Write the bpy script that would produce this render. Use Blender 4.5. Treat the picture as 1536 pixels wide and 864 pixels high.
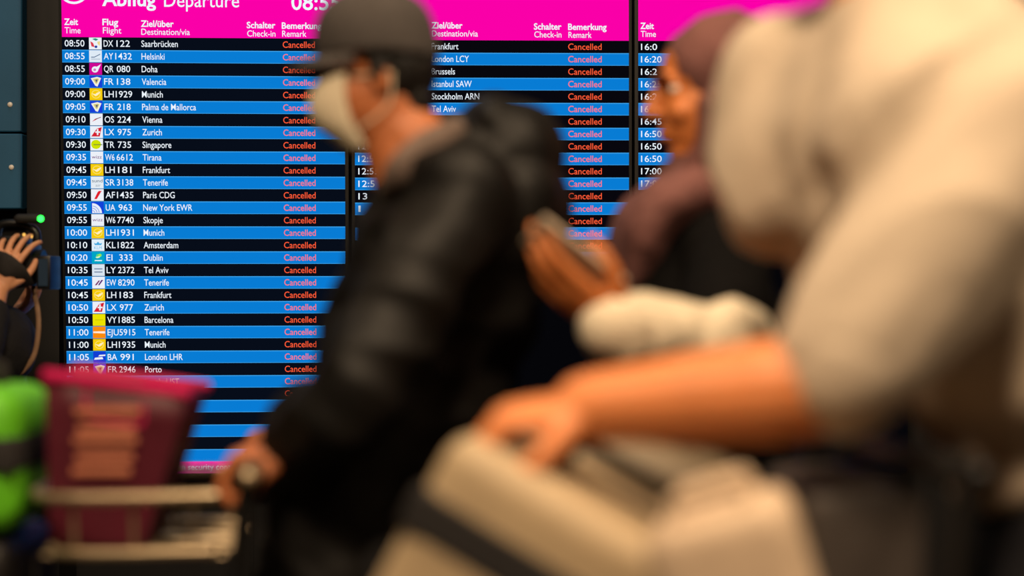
import bpy, bmesh, math, random
from mathutils import Vector, Matrix, noise
for o in list(bpy.data.objects): bpy.data.objects.remove(o)
C = bpy.context.scene.collection
random.seed(4)
V = Vector
F = 2560.0                      # focal length in pixels of a 1536 px wide frame
EYE = 1.2                       # camera height

# ------------------------------------------------------------------ camera
cam = bpy.data.cameras.new('camera'); cam_o = bpy.data.objects.new('camera', cam); C.objects.link(cam_o)
cam.sensor_width = 36.0; cam.lens = 36.0 * F / 1536.0
cam_o.location = (0, 0, EYE); cam_o.rotation_euler = (math.pi / 2, 0, 0)
cam.clip_start = 0.05
cam.dof.use_dof = True; cam.dof.focus_distance = 5.57; cam.dof.aperture_fstop = 1.2
bpy.context.scene.camera = cam_o
# ------------------------------------------------------------------ light
vs = bpy.context.scene.view_settings
vs.view_transform = 'Standard'; vs.look = 'None'; vs.gamma = 1.0; vs.exposure = 0.0; vs.use_curve_mapping = False
w = bpy.data.worlds.new('hall'); bpy.context.scene.world = w; w.use_nodes = True
w.node_tree.nodes['Background'].inputs[0].default_value = (1.0, 0.72, 0.5, 1)
w.node_tree.nodes['Background'].inputs[1].default_value = 0.012
def area(name, loc, target, size, power, col):
    l = bpy.data.lights.new(name, 'AREA'); l.shape = 'DISK'; l.size = size; l.energy = power; l.color = col
    o = bpy.data.objects.new(name, l); C.objects.link(o); o.location = loc
    o.rotation_euler = (V(target) - V(loc)).to_track_quat('-Z', 'Y').to_euler()
WARM = (1.0, 0.735, 0.475)
area('ceiling_lamp_front', (-0.5, -0.1, 3.9), (0.4, 2.3, 1.2), 0.7, 150, WARM)
area('ceiling_lamp_over', (0.8, 2.1, 4.5), (0.5, 2.3, 1.2), 0.7, 85, WARM)
area('ceiling_lamp_left', (-2.2, 1.4, 4.3), (-0.8, 2.8, 1.1), 0.6, 30, WARM)
area('fill_lamp_right', (2.4, 0.4, 3.7), (0.8, 2.0, 0.9), 0.6, 50, WARM)  # unseen fill, added to brighten the beige shirt's waist and hem
area('ceiling_lamp_back', (-1.6, 5.0, 4.4), (-1.6, 4.9, 1.0), 0.5, 14, (1.0, 0.95, 0.9))

# ------------------------------------------------------------------ materials
def lin(c):
    return tuple(((v / 255) / 12.92 if v / 255 <= 0.04045 else ((v / 255 + 0.055) / 1.055) ** 2.4) for v in c) + (1,)
def mat(name, c, rough=0.6, metal=0.0, var=0.12, scale=30.0, bump=0.0, bscale=None, sss=0.0, stretch=None, spec=0.4):
    m = bpy.data.materials.new(name); m.use_nodes = True; nt = m.node_tree; b = nt.nodes['Principled BSDF']
    b.inputs['Roughness'].default_value = rough; b.inputs['Metallic'].default_value = metal
    b.inputs['Specular IOR Level'].default_value = spec
    tc = nt.nodes.new('ShaderNodeTexCoord'); mp = nt.nodes.new('ShaderNodeMapping')
    nt.links.new(tc.outputs['Object'], mp.inputs[0])
    if stretch: mp.inputs['Scale'].default_value = stretch
    n = nt.nodes.new('ShaderNodeTexNoise'); n.inputs['Scale'].default_value = scale; n.inputs['Detail'].default_value = 4
    nt.links.new(mp.outputs[0], n.inputs['Vector'])
    r = nt.nodes.new('ShaderNodeValToRGB'); L = lin(c)
    r.color_ramp.elements[0].position = 0.3; r.color_ramp.elements[1].position = 0.7
    r.color_ramp.elements[0].color = tuple(v * (1 - var) for v in L[:3]) + (1,)
    r.color_ramp.elements[1].color = tuple(min(1, v * (1 + var)) for v in L[:3]) + (1,)
    nt.links.new(n.outputs['Fac'], r.inputs[0]); nt.links.new(r.outputs[0], b.inputs['Base Color'])
    if bump:
        n2 = nt.nodes.new('ShaderNodeTexNoise'); n2.inputs['Scale'].default_value = bscale or scale * 6
        nt.links.new(mp.outputs[0], n2.inputs['Vector'])
        bp = nt.nodes.new('ShaderNodeBump'); bp.inputs['Strength'].default_value = bump; bp.inputs['Distance'].default_value = 0.01
        nt.links.new(n2.outputs['Fac'], bp.inputs['Height']); nt.links.new(bp.outputs[0], b.inputs['Normal'])
    if sss:
        b.inputs['Subsurface Weight'].default_value = sss; b.inputs['Subsurface Radius'].default_value = (0.012, 0.005, 0.003)
    return m
def glow(name, c, s=1.0):
    m = bpy.data.materials.new(name); m.use_nodes = True; nt = m.node_tree
    for n in list(nt.nodes): nt.nodes.remove(n)
    out = nt.nodes.new('ShaderNodeOutputMaterial'); e = nt.nodes.new('ShaderNodeEmission')
    e.inputs[0].default_value = lin(c); e.inputs[1].default_value = s
    nt.links.new(e.outputs[0], out.inputs[0]); return m
M = dict(
 skin_a=mat('skin', (176, 104, 62), 0.5, var=0.08, scale=18, bump=0.15, bscale=260, sss=0.15),
 skin_b=mat('skin', (196, 116, 60), 0.5, var=0.08, scale=18, bump=0.15, bscale=260, sss=0.15),
 skin_c=mat('skin', (214, 132, 78), 0.48, var=0.08, scale=14, bump=0.15, bscale=260, sss=0.15),
 skin_d=mat('skin', (196, 140, 105), 0.5, var=0.08, scale=18, bump=0.15, bscale=260, sss=0.15),
 hair=mat('black_hair', (14, 11, 9), 0.45, var=0.4, scale=90, bump=0.6, bscale=300, stretch=(1, 1, 0.2)),
 eye=mat('eye_white', (225, 218, 208), 0.2, var=0.02),
 iris=mat('iris', (40, 24, 14), 0.15, var=0.2),
 jacket=mat('black_jacket', (9, 7, 6), 0.58, var=0.3, scale=9, bump=0.25, bscale=24, spec=0.25),
 charcoal=mat('charcoal_cap_cloth', (62, 57, 55), 0.85, var=0.15, scale=60, bump=0.3, bscale=500),
 mask=mat('cream_mask', (206, 192, 166), 0.85, var=0.04, scale=60, bump=0.1, bscale=400),
 collar=mat('grey_collar_cloth', (104, 88, 80), 0.85, var=0.15, scale=40, bump=0.3, bscale=300),
 dark_trousers=mat('black_trousers', (14, 13, 15), 0.8, var=0.3, scale=14, bump=0.3, bscale=60),
 navy=mat('navy_trousers', (15, 15, 22), 0.8, var=0.25, scale=14, bump=0.3, bscale=60),
 shoe=mat('black_shoe', (18, 17, 17), 0.4, var=0.2),
 scarf=mat('mauve_scarf', (104, 66, 62), 0.85, var=0.2, scale=12, bump=0.4, bscale=50),
 coat=mat('black_coat', (6, 5, 5), 0.9, var=0.3, scale=12, bump=0.3, bscale=40, spec=0.1),
 cream=mat('cream_knit', (226, 212, 186), 0.9, var=0.07, scale=30, bump=0.35, bscale=220),
 shirt=mat('beige_shirt', (194, 177, 156), 0.9, var=0.09, scale=6, bump=0.35, bscale=18),
 dark_top=mat('dark_sweater', (16, 15, 16), 0.85, var=0.3, scale=20, bump=0.3, bscale=90),
 plastic=mat('black_plastic', (16, 16, 17), 0.35, var=0.2, scale=40),
 rubber=mat('black_rubber', (20, 20, 20), 0.7, var=0.2, scale=40),
 chrome=mat('brushed_steel', (178, 158, 128), 0.38, metal=0.75, var=0.08, scale=40, stretch=(1, 1, 12)),
 shell=mat('beige_suitcase_shell', (176, 154, 122), 0.55, var=0.10, scale=5, bump=0.2, bscale=30),
 wrap=mat('taupe_bag_cloth', (118, 104, 84), 0.5, var=0.22, scale=7, bump=0.5, bscale=16),
 pale=mat('pale_bag_cloth', (196, 172, 146), 0.7, var=0.08, scale=8, bump=0.3, bscale=30),
 strap=mat('dark_webbing', (34, 31, 31), 0.8, var=0.15, scale=80, bump=0.3, bscale=500),
 grey_case=mat('dark_grey_suitcase', (64, 57, 53), 0.6, var=0.15, scale=10, bump=0.2, bscale=200),
 black_case=mat('black_suitcase', (20, 17, 17), 0.5, var=0.2, scale=10, bump=0.2, bscale=200),
 lime=mat('lime_bag_cloth', (92, 180, 26), 0.55, var=0.10, scale=8, bump=0.3, bscale=60),
 crimson=mat('dark_magenta_card', (74, 2, 26), 0.55, var=0.10, scale=8, bump=0.1, bscale=60),
 rose=mat('magenta_card', (190, 8, 84), 0.5, var=0.08, scale=8),
 print=mat('pale_orange_print', (186, 112, 86), 0.6, var=0.08, scale=30),
 phone=mat('pale_phone_case', (196, 178, 156), 0.4, var=0.05, scale=30),
 glass=mat('dark_screen_glass', (12, 12, 14), 0.1, var=0.1),
 wall=mat('dark_wall_panel', (13, 12, 14), 0.6, var=0.25, scale=3),
 teal=mat('teal_wall_panel', (34, 88, 124), 0.55, var=0.08, scale=4, bump=0.05, bscale=300),
 floor=mat('dark_stone_floor', (46, 40, 38), 0.25, var=0.25, scale=5, bump=0.05, bscale=60),
 ceil=mat('dark_ceiling', (20, 18, 18), 0.8, var=0.2, scale=5),
 bezel=mat('black_bezel', (6, 6, 7), 0.6, var=0.2, scale=20),
 tan=mat('tan_leather', (120, 92, 68), 0.6, var=0.15, scale=30),
 blueglass=mat('blue_grey_glass', (40, 56, 76), 0.2, var=0.1),
 s_dark=glow('screen_dark', (7, 13, 25)), s_off=glow('screen_off', (5, 5, 8)), s_black=glow('screen_black', (8, 7, 13)), s_blue=glow('screen_blue', (8, 124, 212)), s_edge=glow('screen_light_blue', (60, 160, 232)),
 s_mag=glow('screen_magenta', (250, 0, 168)), s_white=glow('screen_white', (238, 246, 255)),
 s_red=glow('screen_orange_red', (255, 92, 56)), s_pink=glow('screen_pink_red', (255, 116, 122)),
 g_led=glow('green_led', (40, 255, 70), 5.0), a_led=glow('amber_led', (255, 190, 90), 1.6))
LC = {}
def scr(c):
    if c not in LC: LC[c] = glow('screen_colour', c)
    return LC[c]

# ------------------------------------------------------------------ object helpers
OFF = {}
def put(name, me, m, parent=None, smooth=True):
    """link a mesh given in world coordinates as one object (child of parent, whose place is subtracted)"""
    if m is not None:
        for x in (m if isinstance(m, (list, tuple)) else [m]): me.materials.append(x)
    o = bpy.data.objects.new(name, me); C.objects.link(o)
    if parent is not None:
        off = OFF[parent.name]; o.parent = parent
    else:
        xs = [v.co for v in me.vertices]
        off = V(((min(v.x for v in xs) + max(v.x for v in xs)) / 2, (min(v.y for v in xs) + max(v.y for v in xs)) / 2, min(v.z for v in xs)))
        o.location = off
    me.transform(Matrix.Translation(-off)); OFF[o.name] = off
    if smooth:
        for p in me.polygons: p.use_smooth = True
    return o
def bmo(name, bm, m, parent=None, smooth=True, norm=True):
    if norm: bmesh.ops.recalc_face_normals(bm, faces=bm.faces[:])
    me = bpy.data.meshes.new(name); bm.to_mesh(me); bm.free()
    o = put(name, me, m, parent, False)
    if smooth:
        for p in me.polygons: p.use_smooth = True
        try: me.set_sharp_from_angle(angle=math.radians(38))
        except Exception: pass
    return o
def tag(o, label, cat, group=None):
    o['label'] = label; o['category'] = cat
    if group: o['group'] = group
    return o
def thing(name, loc, label, cat, group=None):
    o = bpy.data.objects.new(name, None); C.objects.link(o); o.location = loc; o.empty_display_size = 0.1
    OFF[o.name] = V(loc); return tag(o, label, cat, group)
def struct(o): o['kind'] = 'structure'; return o
def P(x, y, D): return V(((x - 768) / F * D, D, EYE - (y - 432) / F * D))

# ------------------------------------------------------------------ geometry helpers
def cr(p0, p1, p2, p3, t):
    return 0.5 * ((2 * p1) + (p2 - p0) * t + (2 * p0 - 5 * p1 + 4 * p2 - p3) * t * t + (3 * p1 - p0 - 3 * p2 + p3) * t ** 3)
def tube(bm, pts, rad, ref=None, seg=16, sub=4, curve=True, flat=False):
    pts = [V(p) for p in pts]; rad = [V((r, r)) if isinstance(r, (int, float)) else V(r) for r in rad]
    n = len(pts); Pn = []; Rn = []
    for i in range(n - 1):
        a, b = max(i - 1, 0), min(i + 2, n - 1)
        for k in range(sub):
            t = k / sub
            Pn.append(cr(pts[a], pts[i], pts[i + 1], pts[b], t) if curve else pts[i].lerp(pts[i + 1], t))
            Rn.append(rad[i].lerp(rad[i + 1], t))
    Pn.append(pts[-1]); Rn.append(rad[-1])
    T = [(Pn[min(i + 1, len(Pn) - 1)] - Pn[max(i - 1, 0)]).normalized() for i in range(len(Pn))]
    a = V(ref) if ref else (V((0, 1, 0)) if abs(T[0].y) < 0.8 else V((1, 0, 0)))
    if not flat:                                            # rounded ends
        for end in (0, 1):
            i = -1 if end else 0; sgn = 1 if end else -1; r = min(Rn[i]); c = Pn[i].copy(); t = T[i]; R0 = Rn[i].copy(); new = []
            for k in (1, 2, 3):
                an = k / 3 * math.pi / 2 * 0.97; new.append((c + t * sgn * r * math.sin(an), R0 * math.cos(an)))
            if end:
                for p_, r_ in new: Pn.append(p_); Rn.append(r_); T.append(t)
            else:
                for p_, r_ in new: Pn.insert(0, p_); Rn.insert(0, r_); T.insert(0, t)
    rings = []
    for p, r, t in zip(Pn, Rn, T):
        ax = (a - t * a.dot(t))
        if ax.length < 1e-5: ax = t.orthogonal()
        ax.normalize(); bx = t.cross(ax); a = ax if not ref else a
        rings.append([bm.verts.new(p + ax * r.x * math.cos(q) + bx * r.y * math.sin(q)) for q in [2 * math.pi * j / seg for j in range(seg)]])
    for A, B in zip(rings, rings[1:]):
        for j in range(seg): bm.faces.new((A[j], A[(j + 1) % seg], B[(j + 1) % seg], B[j]))
    bm.faces.new(rings[0][::-1]); bm.faces.new(rings[-1])
def ell(bm, c, r, rot=None, seg=24):
    m = Matrix.Translation(V(c)) @ (rot.to_4x4() if rot else Matrix()) @ Matrix.Diagonal((r[0], r[1], r[2], 1))
    bmesh.ops.create_uvsphere(bm, u_segments=seg, v_segments=seg // 2 + 2, radius=1, matrix=m)
def box(bm, m, sx, sy, sz, bev=0.0, seg=3):
    """box centred at m, bevelled"""
    r = bmesh.ops.create_cube(bm, size=1, matrix=m @ Matrix.Diagonal((sx, sy, sz, 1)))
    if bev:
        es = list({e for v in r['verts'] for e in v.link_edges})
        bmesh.ops.bevel(bm, geom=es, offset=bev, segments=seg, affect='EDGES', profile=0.6)
def frame(origin, x, z):
    x = V(x).normalized(); z = V(z); z = (z - x * z.dot(x)).normalized(); y = z.cross(x)
    m = Matrix((x, y, z)).transposed().to_4x4(); m.translation = V(origin); return m
def remesh(name, prims, voxel, m, parent, smooth=4, fold=0.0, fscale=8.0, fstretch=(1, 1, 1), ridge=False, along=None):
    """prims: functions that add closed shapes to a bmesh; they are fused into ONE continuous surface"""
    bm = bmesh.new()
    for p in prims: p(bm)
    bmesh.ops.recalc_face_normals(bm, faces=bm.faces[:])
    me = bpy.data.meshes.new('tmp'); bm.to_mesh(me); bm.free()
    o = bpy.data.objects.new('tmp', me); C.objects.link(o)
    r = o.modifiers.new('r', 'REMESH'); r.mode = 'VOXEL'; r.voxel_size = voxel; r.adaptivity = 0
    s = o.modifiers.new('s', 'SMOOTH'); s.factor = 0.5; s.iterations = smooth
    dg = bpy.context.evaluated_depsgraph_get(); dg.update()
    me2 = bpy.data.meshes.new_from_object(o.evaluated_get(dg)); me2.name = name; me2.materials.clear()
    bpy.data.objects.remove(o); bpy.data.meshes.remove(me)
    if fold:
        st = V(fstretch)
        ns = [v.normal.copy() for v in me2.vertices]
        for v, nn in zip(me2.vertices, ns):
            q = V((v.co.x * st.x, v.co.y * st.y, v.co.z * st.z)) * fscale
            if ridge:                                   # long creases that run along the cloth
                al = V(along).normalized(); k = v.co.dot(al); q = (v.co - al * k * 0.72) * fscale
                d = 0.75 - 1.5 * abs(noise.noise(q)) + 0.30 * noise.noise(q * 2.1 + V((5, 2, 9)))
            else: d = noise.noise(q) * 0.65 + noise.noise(q * 2.3 + V((5, 2, 9))) * 0.35
            v.co += nn * fold * (d - 0.15)
    return put(name, me2, m, parent)
T_ = lambda *a, **k: (lambda bm: tube(bm, *a, **k))
E_ = lambda *a, **k: (lambda bm: ell(bm, *a, **k))

# ------------------------------------------------------------------ hall: setting
def plane_box(name, lo, hi, m):
    bm = bmesh.new(); lo = V(lo); hi = V(hi); s = hi - lo
    box(bm, Matrix.Translation((lo + hi) / 2), s.x, s.y, s.z); return struct(bmo(name, bm, m, None, False))
plane_box('floor', (-5, -1.5, -0.1), (5, 6.3, 0), M['floor'])
plane_box('wall_back', (-5, 5.9, 0), (5, 6.1, 4.8), M['wall'])
plane_box('ceiling', (-5, -1.5, 4.8), (5, 6.1, 4.9), M['ceil'])
# seam strips on the dark wall under the displays
for i, x in enumerate((378, 812, 1240)):
    p = P(x, 800, 5.9)
    plane_box('trim_%d' % (i + 1), (p.x - 0.006, 5.893, 0), (p.x + 0.006, 5.9, 0.52), M['bezel'])

# teal cladding at the far left
x1 = P(33, 200, 5.72).x
tl = thing('wall_panel', (x1 - 0.4, 5.72, P(0, 313, 5.72).z), 'teal metal cladding with round studs left of the display frame', 'wall panel')
zb, zs, zt = P(0, 313, 5.72).z, P(0, 199, 5.72).z, 3.0
for a, b in ((zb, zs - 0.003), (zs + 0.003, zt)):
    bm = bmesh.new(); box(bm, Matrix.Translation((x1 - 0.45, 5.80, (a + b) / 2)), 0.9, 0.16, b - a, 0.004, 1)
    bmo('cladding_sheet', bm, M['teal'], tl)
for (x, y) in ((15, 157), (17, 251)):
    bm = bmesh.new(); ell(bm, P(x, y, 5.72), (0.009, 0.006, 0.009), seg=16)
    bmo('stud', bm, M['eye'], tl)
p = P(62, 0, 5.66)
bm = bmesh.new(); box(bm, Matrix.Translation((p.x + 0.005, 5.77, 1.5)), 0.11, 0.22, 3.0, 0.006, 2)
tag(bmo('display_upright', bm, M['bezel']), 'tall black post between the teal cladding and the departure displays', 'post')

# ------------------------------------------------------------------ departure displays
def Rm(y, p, r): return (Matrix.Rotation(y, 3, 'Z') @ Matrix.Rotation(p, 3, 'X') @ Matrix.Rotation(r, 3, 'Y')).to_4x4()
def text_raw(s):
    cu = bpy.data.curves.new('t', 'FONT'); cu.body = s; cu.size = 1; cu.resolution_u = 3
    o = bpy.data.objects.new('t', cu); C.objects.link(o)
    dg = bpy.context.evaluated_depsgraph_get(); dg.update()
    me = bpy.data.meshes.new_from_object(o.evaluated_get(dg)); bpy.data.objects.remove(o); bpy.data.curves.remove(cu)
    return me
TX = {}
def glyphs(s, bold):
    k = (s, bold)
    if k not in TX:
        cu = bpy.data.curves.new('t', 'FONT'); cu.body = s; cu.size = 1; cu.resolution_u = 3; cu.offset = bold
        o = bpy.data.objects.new('t', cu); C.objects.link(o)
        dg = bpy.context.evaluated_depsgraph_get(); dg.update()
        me = bpy.data.meshes.new_from_object(o.evaluated_get(dg)); bpy.data.objects.remove(o); bpy.data.curves.remove(cu)
        TX[k] = ([v.co.copy() for v in me.vertices], [tuple(q.vertices) for q in me.polygons]); bpy.data.meshes.remove(me)
    return TX[k]
HV = glyphs('H', 0.0)[0]; CAP = max(v.y for v in HV)
ROW = 0.04112
class Display:
    def __init__(s, origin, rot, width, unit, x0, y0, label):
        s.m = Matrix.Translation(origin) @ rot; s.w = width; s.u = unit; s.x0 = x0; s.y0 = y0
        s.root = thing('departure_display', s.pt(width / 2, -35 * ROW - 0.02, 0), label, 'departure display', 'departure displays on the dark wall')
        s.hh = 0.19
        bm = bmesh.new(); hz = s.hh + 35 * ROW
        box(bm, s.m @ Matrix.Translation((width / 2, 0.05, s.hh - hz / 2)), width + 0.024, 0.09, hz + 0.03, 0.004, 2)
        bmo('housing', bm, M['bezel'], s.root)
        s.scr = s.quad('screen', 0, width, s.hh, -35 * ROW, 0.0035, M['s_off'], s.root)
    def pt(s, u, v, d): return s.m @ V((u, -d, v))
    def quad(s, name, u0, u1, v0, v1, d, m, parent):
        bm = bmesh.new(); bm.faces.new([bm.verts.new(s.pt(*q, d)) for q in ((u0, v1), (u1, v1), (u1, v0), (u0, v0))])
        return bmo(name, bm, m, parent, False, False)
    def poly(s, name, polys, d, parent):
        """polys: list of (points, colour); stacked a hair apart; points in local u,v"""
        bm = bmesh.new(); mats = []
        for i, (pts, c) in enumerate(polys):
            m = scr(c)
            if m not in mats: mats.append(m)
            f = bm.faces.new([bm.verts.new(s.pt(a, b, d + i * 0.00015)) for a, b in pts]); f.material_index = mats.index(m)
        return bmo(name, bm, mats, parent, False, False)
    def text(s, name, t, x, right, v, cap, m, parent, bold=0.0, k=0.86, align='l', d=0.0065):
        """t with its left edge at pixel x (row-one frame), baseline v; right gives the right edge, else condensed by k"""
        vs_, fs = glyphs(t, bold)
        a = min(q.x for q in vs_); b = max(q.x for q in vs_); sy = cap / CAP
        u0 = (x - s.x0) * s.u
        sx = (right - x) * s.u / (b - a) if right else sy * k
        bm = bmesh.new(); vv = [bm.verts.new(s.pt(u0 + (q.x - a) * sx, v + q.y * sy, d)) for q in vs_]
        for f in fs:
            try: bm.faces.new([vv[i] for i in f])
            except ValueError: pass
        return bmo(name, bm, m, parent, False, False)
    def row(s, i):
        v0 = -i * ROW; blue = i % 2 == 1
        if blue:
            bm = bmesh.new()
            for j, (a, b, d) in enumerate(((v0, v0 - ROW, 0.0042), (v0, v0 - 0.0028, 0.0046), (v0 - ROW + 0.0018, v0 - ROW, 0.0046))):
                f = bm.faces.new([bm.verts.new(s.pt(*q, d)) for q in ((0, b), (s.w, b), (s.w, a), (0, a))]); f.material_index = min(j, 1)
            return bmo('flight_row', bm, [M['s_blue'], M['s_edge']], s.root, False, False)
        return s.quad('flight_row', 0, s.w, v0, v0 - ROW, 0.0042, M['s_dark' if s.x0 < 100 else 's_black'], s.root)
    def header(s):
        return s.quad('header_band', 0, s.w, s.hh, 0, 0.0042, M['s_mag'], s.root)
    def base(s, i): return -i * ROW - 0.0305
    def hv(s, y): return (s.y0 - y) * s.u
def circ(cx, cy, r, n=20, a0=0, a1=360): return [(cx + r * math.cos(math.radians(a0 + (a1 - a0) * k / n)), cy + r * math.sin(math.radians(a0 + (a1 - a0) * k / n))) for k in range(n + (0 if a1 - a0 == 360 else 1))]
W_ = (236, 240, 248)
def logo(D, i, x, kind, parent):
    u = D.u; cx = (x + 9.5 - D.x0) * u; cy = -i * ROW - ROW / 2; h = 0.0192; wd = 0.0205
    q = lambda pts: [(cx + a * wd, cy + b * h) for a, b in pts]
    sq = q(((-1, -1), (1, -1), (1, 1), (-1, 1)))
    S = lambda x0, y0, x1, y1: q(((x0, y0), (x1, y0), (x1, y1), (x0, y1)))
    c = lambda a, b, r, **k: [(cx + a * wd + p_[0] * wd, cy + b * h + p_[1] * h) for p_ in circ(0, 0, r, **k)]
    bird = q(((-.7, .15), (-.1, .0), (.1, .22), (.75, .45), (.35, -.1), (-.05, -.35)))
    g = {
     'DX': [(sq, W_), (q(((-.5, .75), (0, .9), (.5, .7), (.1, .45))), (30, 150, 120)), (q(((-.8, .4), (-.35, .1), (-.1, -.6), (-.6, -.5))), (220, 60, 80)), (c(.1, -.55, .22), (30, 60, 160)), (q(((.3, .3), (.75, .4), (.7, -.4), (.4, -.1))), (235, 215, 140))],
     'AY': [(sq, (222, 234, 246)), (q(((-.7, -.1), (-.2, -.1), (.75, .42), (.75, .28), (-.2, -.24), (-.7, -.24))), (70, 100, 140)), (S(-.7, -.55, .75, -.45), (150, 165, 185))],
     'QR': [(sq, (206, 8, 150)), (c(-.1, -.1, .52), W_), (c(-.15, -.15, .22), (206, 120, 190)), (q(((.0, .25), (.85, .8), (.45, -.1), (.2, -.3))), W_)],
     'FR': [(sq, (24, 64, 214)), (q(((-.8, .55), (.2, .8), (.85, .6), (.25, -.85), (-.1, -.7))), (240, 240, 225)), (q(((-.45, .4), (.25, .55), (.5, .4), (.15, -.4), (-.05, -.3))), (214, 200, 110)), (q(((-.1, .3), (.3, .35), (.1, -.2))), (70, 80, 130))],
     'LH': [(sq, (246, 204, 8)), (c(0, 0, .72), (252, 226, 110)), (c(0, 0, .6), (246, 204, 8)), (bird, (255, 240, 190))],
     'OS': [(sq, W_), (q(((-.7, -.4), (-.2, .1), (.75, .45), (-.15, -.1))), (206, 40, 60)), (q(((-.2, .1), (.75, .45), (.75, .33), (-.1, .0))), (120, 40, 60))],
     'LX': [(sq, W_), (q(((-.85, -.75), (.05, .6), (.85, .85), (.5, -.75))), (214, 30, 48)), (S(.05, -.5, .3, .55), W_), (S(-.2, -.12, .58, .14), W_)],
     'TR': [(sq, W_), (c(-.1, .05, .78), (208, 226, 0)), (S(-.5, -.06, .9, .08), (110, 130, 50))],
     'UA': [(sq, (20, 66, 216)), (q([(-.85, -.95)] + [(-.85 + 1.55 * math.cos(math.radians(t)), -.95 + 1.7 * math.sin(math.radians(t))) for t in range(0, 91, 9)]), (232, 238, 250))] + [(q([(-.85 + r * math.cos(math.radians(t)), -.95 + r * 1.1 * math.sin(math.radians(t))) for t in range(5, 86, 10)] + [(-.85 + (r - .08) * math.cos(math.radians(t)), -.95 + (r - .08) * 1.1 * math.sin(math.radians(t))) for t in range(85, 4, -10)]), (70, 110, 220)) for r in (.45, .8, 1.15)],
     'AF': [(sq, W_), (q(((-.5, -.7), (-.1, -.7), (.6, .55), (.75, .7), (.25, .7), (.05, .5))), (226, 30, 44))],
     'KL': [(sq, (226, 240, 250)), (q(((-.5, .0), (.5, .0), (.65, .4), (.3, .25), (0, .6), (-.3, .25), (-.65, .4))), (70, 170, 225))],
     'EI': [(sq, (0, 166, 196)), (c(.0, .3, .32), (90, 214, 120)), (c(.28, .4, .26), (150, 230, 80)), (q(((-.45, .1), (.35, .3), (.2, .0), (-.2, -.1))), (220, 246, 190)), (S(-.55, -.6, .6, -.42), (230, 246, 250))],
     'LY': [(sq, (216, 228, 240)), (S(-.65, .12, .65, .3), (110, 130, 160)), (S(-.65, -.42, .65, -.24), (110, 130, 160))],
     'EW': [(sq, W_), (q(((-.6, -.45), (-.3, -.45), (.25, .35), (.0, .35))), (120, 24, 100)), (q(((-.1, -.45), (.15, -.45), (.75, .45), (.45, .45))), (90, 30, 120))],
     'VY': [(sq, (236, 226, 0)), (S(-.65, -.05, .65, .06), (190, 184, 10))],
     'EJ': [(sq, (250, 140, 12)), (q(((-.95, -.1), (.95, -.2), (.95, .2), (-.95, .15))), (255, 238, 220))],
     'BA': [(sq, (18, 62, 210)), (q(((-.85, -.45), (.6, -.35), (.45, .05), (-.75, -.1))), W_), (q(((-.2, .15), (.0, .4), (.95, .45), (.9, .2))), W_)],
    }
    base = {'W6': [(sq, W_)], 'SR': [(sq, (228, 236, 242))]}
    o = D.poly('airline_logo', g.get(kind) or base[kind], 0.0050, parent)
    ink = {'W6': (('wizz', -.8, .8, -.2, .5, (112, 40, 120)),), 'SR': (('sund', -.8, .85, .02, .5, (70, 90, 110)), ('air', -.25, .55, -.72, .45, (150, 165, 180))), 'KL': (('KLM', -.6, .6, -.7, .45, (90, 180, 230)),)}
    for t, a, b, y, hc, c_ in ink.get(kind, ()):
        xl = D.x0 + (cx + a * wd) / u; xr = D.x0 + (cx + b * wd) / u
        D.text('logo_lettering', t, xl, xr, cy + y * h, hc * h * 1.1, scr(c_), parent, 0.0)
    return o
K = 5.614 / 5.565
T1 = [l.split('|') for l in """08:50|DX|122|Saarbrücken
08:55|AY|1432|Helsinki
08:55|QR|080|Doha
09:00|FR|138|Valencia
09:00|LH|1929|Munich
09:05|FR|218|Palma de Mallorca
09:10|OS|224|Vienna
09:30|LX|975|Zurich
09:30|TR|735|Singapore
09:35|W6|6612|Tirana
09:45|LH|181|Frankfurt
09:45|SR|3138|Tenerife
09:50|AF|1435|Paris CDG
09:55|UA|963|New York EWR
09:55|W6|7740|Skopje
10:00|LH|1931|Munich
10:10|KL|1822|Amsterdam
10:20|EI|333|Dublin
10:35|LY|2372|Tel Aviv
10:45|EW|8290|Tenerife
10:45|LH|183|Frankfurt
10:50|LX|977|Zurich
10:50|VY|1885|Barcelona
11:00|EJU|5915|Tenerife
11:00|LH|1935|Munich
11:05|BA|991|London LHR
11:05|FR|2946|Porto
|TK|1722|Istanbul IST""".split('\n')]
KD = 0.80; CAPH = 0.0205; B0 = 0.004; B1 = 0.022
d1 = Display(V((-1.46679734, 5.565, EYE + 0.818204071 - 0.0)), Rm(0.0524284619, 0.0651975481, -0.00107462979), 0.917428, 0.002173, 93.5, 55, 'leftmost departure display, its magenta header showing the clock at 08:55')
h = d1.header()
d1.text('display_title', 'Abflug', 154, 234, d1.hv(8), 0.044, M['s_white'], h, B1)
d1.text('display_title', 'Departure', 246, 358, d1.hv(9), 0.044, M['s_white'], h, 0.004)
d1.text('clock_text', '08:55', 436, 509, d1.hv(12), 0.050, M['s_white'], h, 0.012)
cxl = (112 - 93.5) * d1.u; cyl = d1.hv(-17)
d1.poly('flight_icon', [(circ(cxl, cyl, 23 * d1.u, 32), (240, 245, 255)), (circ(cxl, cyl, 19.5 * d1.u, 32), (250, 0, 168)), ([(cxl + a * d1.u, cyl + b * d1.u) for a, b in ((-14, -4), (-9, -6), (14, 6), (16, 10), (11, 10), (2, 6), (-6, 12), (-9, 11), (-4, 2), (-11, 0))], (240, 245, 255))], 0.005, h)
def heads(D, cols, h):
    for a, b, x, r1, r2, y1, y2 in cols:
        D.text('column_heading', a, x, r1, D.hv(y1), 0.0200, M['s_white'], h, B1)
        D.text('column_heading', b, x + 0.6, r2, D.hv(y2), 0.0196, M['s_white'], h, B0)
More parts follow.
